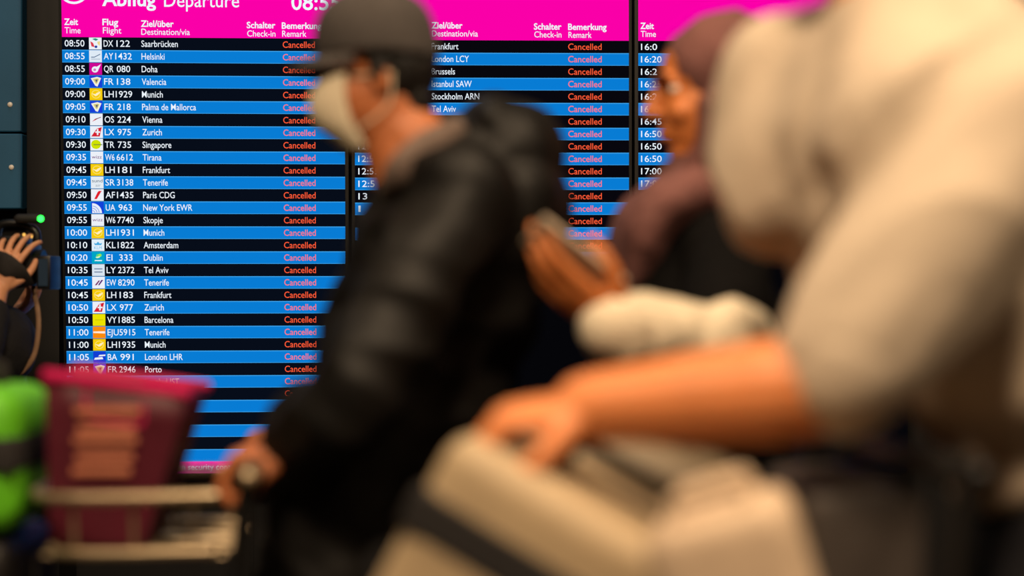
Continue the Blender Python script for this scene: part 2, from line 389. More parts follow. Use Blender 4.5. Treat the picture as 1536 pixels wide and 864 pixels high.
heads(d1, [('Zeit', 'Time', 97.3, 118, 121.5, 37, 49.5), ('Flug', 'Flight', 154, 177.5, 182, 37, 49.3), ('Ziel/über', 'Destination/via', 211, 260, 284, 39, 51),
           ('Schalter', 'Check-in', 369, 412, 412, 40, 52.5), ('Bemerkung', 'Remark', 421.5, 481.5, 458.5, 40.5, 52.5)], h)
for i in range(34):
    r = d1.row(i); b = d1.base(i); red = M['s_pink'] if i % 2 else M['s_red']
    if i < len(T1):
        t, c_, n, dst = T1[i]
        if t: d1.text('time_text', t, 97.6, 127, b, CAPH, M['s_white'], r, B0)
        if i < 27: logo(d1, i, 133.5, 'EJ' if c_ == 'EJU' else c_, r)
        if c_ == 'EJU': d1.text('flight_number', 'EJU5915', 155.6, 197.5, b, CAPH, M['s_white'], r, B0)
        else:
            d1.text('flight_number', c_, 155.4, 169.5 if c_ != 'EI' else 164.5, b, CAPH, M['s_white'], r, B0)
            d1.text('flight_number', n, 174.5 if len(n) == 3 else 172.5, 194.5 if len(n) == 3 else 197, b, CAPH, M['s_white'], r, B0)
        d1.text('destination_text', dst, 211.5, None, b, CAPH, M['s_white'], r, B0, KD)
    if i == 32: d1.text('destination_text', 'no', 237.5, None, b, CAPH, M['s_white'], r, B0, KD)
    if i == 33: d1.text('destination_text', 'id', 237, None, b, CAPH, M['s_white'], r, B0, KD)
    if i < 32: d1.text('remark_text', 'Cancelled', 422.8, 471, b, CAPH, red, r, B0)
tk = d1.quad('ticker_band', 0, d1.w, -34 * ROW, -35 * ROW + 0.002, 0.0042, M['s_mag'], d1.root)
d1.text('ticker_text', 'all open security controls', 232, 358, -34 * ROW - 0.028, 0.0195, M['s_white'], tk, B0)

R2 = Rm(0.0446035, 0.0194935, -0.00322697)
o2 = V((-0.51354036 * K, 5.614, EYE + 0.808483 * K)); W2 = 0.89763 * K; U2 = W2 / 411.7
d2 = Display(o2, R2, W2, U2, 531, 60, 'middle departure display half hidden behind the man in the cap')
h = d2.header()
d2.text('column_heading', 'Zeit', 535, 556, d2.hv(42), 0.0200, M['s_white'], h, B1)
heads(d2, [('Ziel/über', 'Destination/via', 646, 692.5, 715.5, 42.5, 54.5), ('Schalter', 'Check-in', 799.5, 841, 841, 43.7, 55.5), ('Bemerkung', 'Remark', 851, 909, 886.5, 44, 56)], h)
D2 = ['Frankfurt', 'London LCY', 'Brussels', 'Istanbul SAW', 'Stockholm ARN', 'Tel Aviv']
N2 = {2: '2', 3: '3', 4: '8', 5: '01'}
TT2 = {8: '12:45', 9: '12:50', 10: '12:55', 11: '12:5', 12: '13', 13: '1'}
for i in range(19):
    r = d2.row(i); b = d2.base(i); red = M['s_pink'] if i % 2 else M['s_red']
    if i < 6: d2.text('destination_text', D2[i], 646, None, b, CAPH, M['s_white'], r, B0, KD)
    if i in N2: d2.text('flight_number', N2[i], 629 if len(N2[i]) == 1 else 623, 635.5, b, CAPH, M['s_white'], r, B0)
    if i in TT2: d2.text('time_text', TT2[i], 536, 536 + 6.6 * (len(TT2[i].replace(':', '')) - (.5 if TT2[i] == '1' else 0)) + (4.5 if ':' in TT2[i] else 0), b, CAPH, M['s_white'], r, B0)
    if i in (9, 10): logo(d2, i, 573, 'DX' if i == 9 else 'EJ', r)
    if i < 19: d2.text('remark_text', 'Cancelled', 851, 901.5, b, CAPH, red, r, B0)

o3 = d2.m @ V(((957 - 531) * U2, 0, 0))
d3 = Display(o3, R2, W2, U2, 957, 60.8, 'right departure display whose times run from 16:00 on, behind the woman')
h = d3.header()
heads(d3, [('Zeit', 'Time', 960, 980.5, 983.5, 43, 55)], h)
T3 = ['16:0', '16:20', '16:2', '16:25', '16:2', '16:30', '16:45', '16:50', '16:50', '16:50', '17:00', '17:0', '', '1', '17', '18']
for i in range(16):
    r = d3.row(i)
    if i < len(T3) and T3[i]:
        t = T3[i]; d3.text('time_text', t, 961, 961 + 6.8 * (len(t.replace(':', '')) - (.5 if t == '1' else 0)) + (4 if ':' in t else 0), d3.base(i), CAPH, M['s_white'], r, B0)

# ------------------------------------------------------------------ people
def head_prims(m, s=1.0, nose=1.0):
    R = m.to_3x3(); X = lambda *p: m @ (V(p) * s)
    e = lambda c, r: E_(X(*c), [q * s for q in r], R)
    return [e((-.014, 0, .035), (.096, .075, .085)), e((.022, 0, -.03), (.068, .062, .092)), e((.048, 0, -.092), (.034, .034, .026)),
            e((.078, 0, .03), (.018, .045, .011)), e((.06, .036, -.03), (.024, .022, .024)), e((.06, -.036, -.03), (.024, .022, .024)),
            T_([X(.086, 0, .018), X(.099, 0, -.004), X(.108, 0, -.022)], [.008 * s, .010 * s, .012 * s], sub=3, seg=10),
            e((.094, .010, -.027), (.010, .008, .008)), e((.094, -.010, -.027), (.010, .008, .008)),
            *[e((.0685, y_, .0175), (.0115, .0135, .0066)) for y_ in (.031, -.031)], *[e((.0680, y_, .0030), (.0105, .0125, .0052)) for y_ in (.031, -.031)],
            e((.085, 0, -.055), (.012, .022, .0065)), e((.083, 0, -.068), (.012, .020, .007)),
            e((-.008, .075, -.012), (.018, .009, .031)), e((-.008, -.075, -.012), (.018, .009, .031)),
            T_([X(-.02, 0, -.05), X(-.025, 0, -.12), X(-.04, 0, -.20)], [.056 * s, .056 * s, .062 * s])]
def eyes(m, parent, s=1.0):
    for y in (.031, -.031):
        bm = bmesh.new(); ell(bm, m @ (V((.0672, y, .010)) * s), (.0115 * s,) * 3, seg=16)
        e = bmo('eye', bm, M['eye'], parent)
        bm = bmesh.new(); ell(bm, m @ (V((.0758, y, .010)) * s), (.0034 * s, .0052 * s, .0052 * s), m.to_3x3(), 12)
        bmo('iris', bm, M['iris'], e)
        bm = bmesh.new(); tube(bm, [m @ (V((.0905 - .006, y - .02, .031)) * s), m @ (V((.095, y, .036)) * s), m @ (V((.0905 - .006, y + .02, .031)) * s)], [.0025 * s, .004 * s, .0025 * s], seg=8)
        bmo('eyebrow', bm, M['hair'], parent)
def hand_prims(m, ts, curl, tc=0.0, s=1.0, spread=0.05):
    """m: wrist frame, x to the fingers, z out of the back of the hand; ts: thumb on +y or -y; curl: three joint angles in degrees"""
    X = lambda p: m @ (V(p) * s); R = m.to_3x3()
    out = [T_([X((-.012, 0, 0)), X((.025, 0, 0)), X((.06, 0, .002)), X((.086, 0, .001))], [(.027 * s, .020 * s), (.034 * s, .017 * s), (.040 * s, .015 * s), (.038 * s, .012 * s)], ref=R @ V((0, 1, 0)), seg=20),
           E_(X((.03, ts * .022, -.008)), (.032 * s, .018 * s, .014 * s), R)]
    for k, (yo, L, xo) in enumerate(((.030, (.044, .026, .021), .084), (.010, (.049, .030, .023), .088), (-.010, (.046, .028, .022), .085), (-.029, (.036, .021, .019), .078))):
        y = yo * ts; p = V((xo - .012, y, .002)); pts = [X(p)]; a = 0.0
        p = p + V((.012, 0, 0)); pts.append(X(p))
        for L_, c_ in zip(L, curl):
            a += math.radians(c_ * (1 + 0.06 * (k - 1)))
            p = p + V((math.cos(a) * L_, ts * spread * (1.5 - k) * L_, -math.sin(a) * L_)); pts.append(X(p))
        out.append(T_(pts, [.0095 * s, .0098 * s, .0088 * s, .0078 * s, .0066 * s], seg=12, sub=3))
    p = V((.018, ts * .026, -.008)); pts = [X(p)]; th = math.radians(tc)
    for L_, d in ((.042, V((.72, ts * .62, -.28))), (.032, V((.90, ts * .30, -.30))), (.027, V((.96, ts * .02, -.28)))):
        d = Matrix.Rotation(-ts * th * 0.5, 3, 'Z') @ d; d = Matrix.Rotation(th * 0.6, 3, 'Y') @ d
        p = p + d.normalized() * L_; pts.append(X(p))
    out.append(T_(pts, [.014 * s, .0118 * s, .0105 * s, .008 * s], seg=12, sub=3))
    return out
def arm(a, b, c, g=0.0, k=1.0):
    a, b, c = V(a), V(b), V(c)
    return [T_([a, a.lerp(b, .5), b.lerp(a, .06)], [.050 * k + g, .046 * k + g, .039 * k + g]), E_(b, (.039 * k + g,) * 3),
            T_([b, b.lerp(c, .28), b.lerp(c, .75), c], [.038 * k + g, .042 * k + g, .032 * k + g, .027 * k + g])]
def leg(h_, k, a, g=0.0):
    h_, k, a = V(h_), V(k), V(a)
    return [T_([h_, h_.lerp(k, .4), k], [.088 + g, .076 + g, .055 + g]), E_(k, (.055 + g,) * 3), T_([k, k.lerp(a, .3), k.lerp(a, .75), a], [.052 + g, .056 + g, .040 + g, .034 + g])]
def foot(a, d, g=0.0):
    a = V(a); d = V(d).normalized()
    return [T_([a, a + d * .02 + V((0, 0, -.045)), a + d * .10 + V((0, 0, -.060)), a + d * .19 + V((0, 0, -.068))], [.034 + g, .037 + g, .036 + g, .024 + g], seg=14),
            E_(a - d * .03 + V((0, 0, -.05)), (.032 + g, .032 + g, .032 + g))]
def shoes(feet, parent):
    for a, d in feet:
        s_ = remesh('shoe', foot(a, d, .010), .006, M['shoe'], parent, 3)
        a = V(a); d = V(d).normalized(); bm = bmesh.new()
        tube(bm, [a - d * .06 + V((0, 0, -.092)), a + d * .06 + V((0, 0, -.095)), a + d * .20 + V((0, 0, -.095))], [(.040, .010), (.044, .010), (.034, .010)], ref=(d.y, -d.x, 0))
        bmo('sole', bm, M['rubber'], s_)
def body_core(J, lat):
    """trunk, shoulders, arms and legs of the undressed body"""
    lat = V(lat)
    out = [T_([J['pelvis'], J['waist'], J['chest'], J['top']], [(.155, .105), (.135, .095), (.155, .11), (.10, .075)], ref=lat, seg=24),
           T_([J['shl'], J['top'], J['shr']], [.052, .065, .052])]
    for a, b, c in (('shl', 'ell', 'wrl'), ('shr', 'elr', 'wrr')): out += arm(J[a], J[b], J[c])
    for a, b, c in (('hl', 'kl', 'al'), ('hr', 'kr', 'ar')): out += leg(J[a], J[b], J[c])
    out += foot(J['al'], J['toe']) + foot(J['ar'], J['toe'])
    return out
def base_of(J): return ((J['al'].x + J['ar'].x) / 2, (J['al'].y + J['ar'].y) / 2, 0)
up = V((0, 0, 1))

# ---- the man in the cap
def person_cap():
    hm = frame(P(561, 114, 2.7), (-.985, -.12, -.14), (-.12, 0, 1)) @ Matrix.Scale(.86, 4)
    J = dict(pelvis=P(585, 770, 2.7), waist=P(640, 600, 2.7), chest=P(690, 390, 2.7), top=P(672, 275, 2.7),
             shl=P(690, 312, 2.53), shr=P(690, 300, 2.87), ell=P(530, 600, 2.42), wrl=P(442, 674, 2.50), elr=P(560, 580, 3.05), wrr=P(455, 650, 2.98),
             hl=P(570, 800, 2.61), hr=P(590, 800, 2.79), kl=P(470, 1170, 2.58), kr=P(660, 1180, 2.80), al=P(520, 1476, 2.58), ar=P(830, 1420, 2.8), toe=V((-1, 0, 0)))
    J['al'].z = .105; J['ar'].z = .13
    r = thing('person', base_of(J), 'man in charcoal cap, pale face mask and black jacket pushing the left trolley', 'person')
    lat = V((0, 1, 0))
    hl = frame(J['wrl'], (-.98, -.05, -.16), (-.10, 0, 1)); hr = frame(J['wrr'], (-.98, 0, -.1), (0, 0, 1))
    b = body_core(J, lat) + head_prims(hm) + [T_([J['top'], hm @ V((-.03, 0, -.10))], [.066, .057])]
    b += hand_prims(hl, 1, (58, 75, 45), 25) + hand_prims(hr, -1, (58, 75, 45), 25)
    body = remesh('body', b, .0036, M['skin_a'], r, 4)
    eyes(hm, body)
    hx = lambda *p: hm @ V(p); R = hm.to_3x3()
    remesh('hair', [E_(hx(-.036, 0, .012), (.086, .081, .092), R), E_(hx(-.06, 0, -.055), (.045, .06, .05), R), T_([hx(.0, -.074, .03), hx(-.004, -.078, -.012)], [.014, .010]), T_([hx(.0, .074, .03), hx(-.004, .078, -.012)], [.014, .010])], .005, M['hair'], r, 4, .004, 60)
    # cap: dome with a curved brim
    def dome(bm):
        n = 32; rings = []
        prof = [(1.0, .022), (1.02, .05), (1.0, .085), (.92, .115), (.74, .138), (.45, .152), (.18, .157)]
        for k, (f, z) in enumerate([(a_, b_ + .010 * (1 if i_ < 2 else 0)) for i_, (a_, b_) in enumerate(prof)]):
            ring = []
            for j in range(n):
                a = 2 * math.pi * j / n; tilt = -.018 * math.cos(a + math.pi) * (1 if k < 3 else .3)
                ring.append(bm.verts.new(hx(-.012 + .108 * f * math.cos(a), .092 * f * math.sin(a), z + tilt * -1 * .0 + (.012 if math.cos(a) > 0 else -.02) * abs(math.cos(a)) * (1 if k < 2 else .2))))
            rings.append(ring)
        for A, B in zip(rings, rings[1:]):
            for j in range(n): bm.faces.new((A[j], A[(j + 1) % n], B[(j + 1) % n], B[j]))
        bm.faces.new(rings[-1])
    bm = bmesh.new(); dome(bm)
    cap = bmo('cap', bm, M['charcoal'], r)
    md = cap.modifiers.new('t', 'SOLIDIFY'); md.thickness = .004; md.offset = 1
    md = cap.modifiers.new('s', 'SUBSURF'); md.levels = md.render_levels = 1
    bm = bmesh.new(); n = 20; A = []; B = []
    for j in range(n + 1):
        a = math.radians(-66 + 132 * j / n); s_ = math.sin(a) / math.sin(math.radians(66)); ext = .058 * math.sqrt(max(0, 1 - s_ * s_)) + .003
        p = V((-.012 + .109 * math.cos(a), .093 * math.sin(a), .046 - .010 * s_ * s_))
        A.append(p); B.append(p + V((ext, 0, -.012 - .010 * s_ * s_)))
    rows = [[bm.verts.new(hx(*a.lerp(b, t))) for a, b in zip(A, B)] for t in (0, .35, .7, 1)]
    for r0, r1 in zip(rows, rows[1:]):
        for j in range(n): bm.faces.new((r0[j], r0[j + 1], r1[j + 1], r1[j]))
    br = bmo('brim', bm, M['charcoal'], cap); md = br.modifiers.new('t', 'SOLIDIFY'); md.thickness = .005; md.offset = 0
    md = br.modifiers.new('s', 'SUBSURF'); md.levels = md.render_levels = 1
    bm = bmesh.new(); ell(bm, hx(-.012, 0, .163), (.009, .009, .005), R, 12); bmo('button', bm, M['charcoal'], cap)
    # mask
    bm = bmesh.new(); nv, nu = 9, 17; rows = []
    for i in range(nv + 1):
        t = i / nv; z = .000 - .128 * t; fx = .100 + .024 * math.sin(math.pi * min(1, t * 1.15 + .08)) - .030 * max(0, t - .72) / .28; bw = .067 - .012 * t
        rows.append([bm.verts.new(hx(-.004 + (fx + .004) * math.cos(a) ** .8, bw * math.sin(a) * 1.06, z + .008 * math.sin(a) ** 2 * (1 - 2 * t))) for a in [math.radians(-66 + 132 * j / nu) for j in range(nu + 1)]])
    for r0, r1 in zip(rows, rows[1:]):
        for j in range(nu): bm.faces.new((r0[j], r0[j + 1], r1[j + 1], r1[j]))
    mk = bmo('face_mask', bm, M['mask'], r); md = mk.modifiers.new('t', 'SOLIDIFY'); md.thickness = .003; md.offset = 1
    md = mk.modifiers.new('s', 'SUBSURF'); md.levels = md.render_levels = 1
    for sd in (1, -1):
        for z0 in (-.012, -.105):
            bm = bmesh.new(); tube(bm, [hx(.040, sd * .062, z0 + .008), hx(-.015, sd * .078, z0 * .6), hx(-.028, sd * .082, -.01)], [.0018] * 3, seg=8); bmo('ear_loop', bm, M['mask'], mk)
    # jacket: trunk, hood, sleeves
    jk = [T_([P(500, 900, 2.7), P(520, 830, 2.7), P(575, 700, 2.7), P(628, 520, 2.7), P(682, 370, 2.7), P(688, 280, 2.7)],
             [(.20, .125), (.20, .125), (.20, .135), (.20, .150), (.215, .158), (.15, .110)], ref=(0, 1, 0), seg=28),
          T_([P(596, 306, 2.7), P(648, 272, 2.7)], [(.10, .040), (.10, .06)], ref=(0, 1, 0)),
          T_([J['shl'], P(690, 270, 2.7), J['shr']], [.080, .085, .080]),
          E_(P(765, 235, 2.72), (.085, .13, .085), Matrix.Rotation(.35, 3, 'Y')), E_(P(735, 190, 2.72), (.045, .12, .050), Matrix.Rotation(.3, 3, 'Y')),
          E_(P(775, 320, 2.7), (.080, .15, .10)), E_(P(725, 450, 2.7), (.085, .17, .13)), E_(P(690, 580, 2.7), (.085, .17, .13))]
    jk += [T_([J['shl'], J['shl'].lerp(J['ell'], .5), J['ell'], J['ell'].lerp(J['wrl'], .55), J['wrl'].lerp(J['ell'], .08)], [.078, .074, .068, .060, .050]),
           T_([J['shr'], J['shr'].lerp(J['elr'], .5), J['elr'], J['elr'].lerp(J['wrr'], .55), J['wrr'].lerp(J['elr'], .08)], [.078, .074, .068, .060, .050]),
           E_(P(470, 655, 2.52), (.07, .06, .08)), E_(P(455, 780, 2.62), (.05, .10, .14))]
    jo = remesh('jacket', jk, .008, M['jacket'], r, 8, .018, 10, ridge=True, along=(-.8, 0, .35))
    bm = bmesh.new()
    tube(bm, [P(586, 292, 2.60), P(602, 258, 2.565), P(640, 226, 2.575), P(690, 200, 2.63)], [(.010, .018), (.014, .026), (.014, .030), (.012, .028)], ref=(0, 1, .3))
    bmo('collar', bm, M['collar'], jo)
    bm = bmesh.new(); tube(bm, [P(556, 330, 2.66), P(500, 480, 2.62), P(452, 640, 2.60)], [.006] * 3, seg=8); bmo('zip', bm, M['plastic'], jo)
    remesh('trousers', leg(J['hl'], J['kl'], J['al'] + up * .03, .022) + leg(J['hr'], J['kr'], J['ar'] + up * .03, .022) + [T_([J['pelvis'] - up * .06, J['pelvis'] + up * .08], [(.175, .125), (.165, .12)], ref=(0, 1, 0))], .010, M['dark_trousers'], r, 5, .010, 10)
    shoes([(J['al'], J['toe']), (J['ar'], J['toe'])], r)
person_cap()

# ---- the woman in the scarf
def person_scarf():
    hm = frame(P(1068, 140, 2.95), (-.985, -.10, -.10), (-.08, 0, 1))
    S = 1.04
    J = dict(pelvis=P(1030, 780, 2.95), waist=P(1030, 620, 2.95), chest=P(1045, 460, 2.95), top=P(1060, 350, 2.95),
             shl=P(1092, 392, 2.78), shr=P(1075, 390, 3.11), ell=P(1085, 525, 2.54), wrl=P(930, 492, 2.46), elr=P(1040, 700, 3.2), wrr=P(900, 720, 3.05),
             hl=P(1030, 800, 2.86), hr=P(1030, 800, 3.04), kl=P(1010, 1130, 2.86), kr=P(1130, 1130, 3.04), al=P(1050, 1400, 2.86), ar=P(1230, 1390, 3.04), toe=V((-1, 0, 0)))
    J['al'].z = .105; J['ar'].z = .13
    r = thing('person', base_of(J), 'woman in mauve headscarf and black coat raising a cream sleeved hand with a phone', 'person')
    fd = V((-.78, -.06, .60)); pn = V((.45, .60, .62))
    hl = frame(J['wrl'], fd, -pn)
    hr = frame(J['wrr'], (-.9, 0, -.3), (-.2, 0, 1))
    b = body_core(J, (0, 1, 0)) + head_prims(hm, S) + [T_([J['top'], hm @ (V((-.03, 0, -.10)) * S)], [.062, .054])]
    b += hand_prims(hl, -1, (10, 20, 14), 10, 1.06) + hand_prims(hr, -1, (20, 30, 20))
    body = remesh('body', b, .0036, M['skin_b'], r, 4)
    eyes(hm, body, S)
    hx = lambda *p: hm @ (V(p) * S); R = hm.to_3x3()
    sc = [E_(hx(-.032, 0, .040), (.112, .094, .100), R), E_(hx(-.016, 0, -.015), (.052, .101, .060), R), E_(hx(-.045, 0, -.05), (.085, .085, .10), R),
          T_([hx(.03, -.085, -.02), hx(.035, -.07, -.09), hx(.062, -.03, -.135), hx(.066, .03, -.135), hx(.035, .07, -.09), hx(.03, .085, -.02)], [.020, .022, .026, .026, .022, .020]),
          T_([hx(.05, 0, -.14), hx(-.02, -.03, -.16), hx(-.06, 0, -.17)], [.06, .08, .07]),
          T_([hx(.04, -.01, -.16), P(975, 330, 2.92), P(950, 400, 2.90), P(935, 452, 2.88)], [(.10, .05), (.15, .06), (.13, .05), (.08, .025)], ref=(0, 1, 0)),
          T_([hx(-.05, 0, -.13), P(1100, 330, 2.95)], [(.11, .07), (.15, .06)], ref=(0, 1, 0))]
    sf = remesh('headscarf', sc, .006, M['scarf'], r, 5, .010, 14, (1.4, 1, .5))
    ct = [T_([P(1035, 1150, 2.95), P(1030, 900, 2.95), P(1025, 640, 2.95), P(1040, 470, 2.95), P(1062, 360, 2.95)], [(.26, .21), (.25, .20), (.225, .185), (.215, .165), (.12, .095)], ref=(0, 1, 0), seg=28),
          T_([J['shl'], J['top'] - up * .02, J['shr']], [.070, .08, .070]),
          T_([J['shl'], J['shl'].lerp(J['ell'], .5), J['ell'].lerp(J['shl'], .18)], [.074, .068, .062]),
          T_([J['shr'], J['elr'], J['wrr'].lerp(J['elr'], .1)], [.072, .064, .048])]
    co = remesh('coat', ct, .009, M['coat'], r, 6, .012, 9)
    sl = [T_([J['ell'].lerp(J['shl'], .15), J['ell'], J['ell'].lerp(J['wrl'], .4), J['wrl'].lerp(J['ell'], .02)], [.060, .066, .062, .056]), E_(J['ell'] + V((.012, 0, .012)), (.068, .068, .066))]
    so = remesh('sleeve', sl, .006, M['cream'], r, 5, .010, 16); so['label'] = 'cream knitted sleeve'
    bm = bmesh.new(); d = (J['wrl'] - J['ell']).normalized(); tube(bm, [J['wrl'] - d * .03, J['wrl'] + d * .008], [.054, .054], sub=3); bmo('cuff', bm, M['cream'], so)
    remesh('trousers', leg(J['hl'], J['kl'], J['al'] + up * .03, .018) + leg(J['hr'], J['kr'], J['ar'] + up * .03, .018), .010, M['dark_trousers'], r, 5, .008, 10)
    shoes([(J['al'], J['toe']), (J['ar'], J['toe'])], r)
    # phone lying on the open palm
    pm = hl @ Matrix.Translation((.112, -.026, -.026))
    t = thing('phone', pm.translation, 'thin pale phone lying on the raised palm of the scarfed woman', 'phone')
    bm = bmesh.new(); box(bm, pm, .150, .074, .008, .0035, 3); bmo('phone_case', bm, M['phone'], t)
    bm = bmesh.new(); box(bm, pm @ Matrix.Translation((0, 0, -.0045)), .140, .066, .0012); bmo('phone_screen', bm, M['glass'], t, False)
person_scarf()

# ---- the large person in the beige shirt
def person_shirt():
    fw = V((-.93, -.36, 0)).normalized(); lf = V((.36, -.93, 0)).normalized()
    hm = frame(P(1262, -185, 2.1), (-.93, -.36, -.12), (-.1, 0, 1))
    J = dict(pelvis=P(1640, 770, 2.05), waist=P(1600, 610, 2.08), chest=P(1390, 270, 2.12), top=P(1318, 60, 2.12),
             shl=P(1468, 215, 1.90), shr=P(1215, 160, 2.30), ell=P(1255, 578, 1.86), wrl=P(880, 612, 1.92), elr=P(1300, 520, 2.34), wrr=P(935, 604, 2.24),
             hl=P(1650, 830, 1.98), hr=P(1620, 800, 2.14), kl=P(1480, 1330, 1.93), kr=P(1640, 1290, 2.14), al=P(1560, 1800, 1.95), ar=P(1830, 1650, 2.16), toe=fw)
    J['al'].z = .105; J['ar'].z = .13
    r = thing('person', base_of(J), 'person in loose beige shirt leaning on the right trolley with bare forearms', 'person')
    hl = frame(J['wrl'], (-.985, -.03, -.16), (-.16, -.18, 1)); hr = frame(J['wrr'], (-.98, 0, -.1), (0, 0, 1))
    b = body_core(J, lf) + head_prims(hm) + [T_([J['top'], hm @ V((-.03, 0, -.10))], [.066, .057])]
    b += arm(J['shl'], J['ell'], J['wrl'], .004, 1.28)
    b += hand_prims(hl, 1, (40, 46, 28), 20, 1.12) + hand_prims(hr, -1, (48, 52, 30), 20, 1.05)
    body = remesh('body', b, .0036, M['skin_c'], r, 4)
    eyes(hm, body)
    hx = lambda *p: hm @ V(p); R = hm.to_3x3()
    remesh('hair', [E_(hx(-.026, 0, .045), (.100, .083, .088), R), E_(hx(-.055, 0, -.035), (.055, .068, .07), R)], .005, M['hair'], r, 4, .006, 60)
    sh = [T_([P(1634, 728, 2.06), P(1612, 640, 2.07), P(1575, 560, 2.08)], [(.195, .150), (.19, .145), (.18, .14)], ref=lf, seg=28, flat=True),
          T_([P(1590, 590, 2.07), P(1520, 470, 2.10), P(1400, 280, 2.12), P(1330, 110, 2.12), P(1315, 60, 2.12)],
             [(.18, .14), (.205, .165), (.225, .175), (.18, .11), (.10, .08)], ref=lf, seg=28),
          T_([P(1166, 128, 2.27), P(1160, 220, 2.24), P(1164, 300, 2.22)], [(.12, .075), (.13, .078), (.12, .070)], ref=(0, 1, 0)),
          T_([P(1255, 120, 2.2), P(1245, 220, 2.18), P(1245, 292, 2.18)], [(.14, .09), (.16, .10), (.13, .085)], ref=(0, 1, 0)),
          T_([P(1160, 118, 2.26), P(1250, 98, 2.2), P(1400, 70, 2.08), P(1490, 150, 1.95)], [.062, .075, .09, .10]),
          T_([P(1420, 200, 2.0), P(1500, 330, 1.98), P(1600, 520, 2.0)], [.15, .16, .15]),
          T_([J['shl'], J['top'] - up * .02, J['shr']], [.085, .085, .085]),
          T_([J['shl'] + V((.03, 0, .0)), J['shl'].lerp(J['ell'], .5) + V((.01, 0, 0)), J['ell'].lerp(J['shl'], .10)], [(.105, .100), (.110, .095), (.098, .075)], ref=(0, 1, 0)),
          T_([J['shr'], J['shr'].lerp(J['elr'], .5), J['elr'].lerp(J['shr'], .15)], [.085, .078, .072])]
    so = remesh('shirt', sh, .008, M['shirt'], r, 16, .020, 8.0, ridge=True, along=(-.62, .1, -.6))
    for a, b in (('shl', 'ell'), ('shr', 'elr')):
        d = (J[b] - J[a]).normalized(); bm = bmesh.new(); g = .095 if a == 'shl' else .075
        tube(bm, [J[b] - d * .05, J[b] - d * .018], [(g, g * .78), (g, g * .78)], ref=(0, 1, 0), sub=3); bmo('sleeve_hem', bm, M['shirt'], so)
    remesh('trousers', leg(J['hl'], J['kl'], J['al'] + up * .03, .024) + leg(J['hr'], J['kr'], J['ar'] + up * .03, .024) + [T_([J['pelvis'] - up * .08, J['pelvis'] + up * .06], [(.18, .135), (.17, .125)], ref=lf)], .010, M['navy'], r, 5, .012, 9)
    shoes([(J['al'], fw), (J['ar'], fw)], r)
person_shirt()

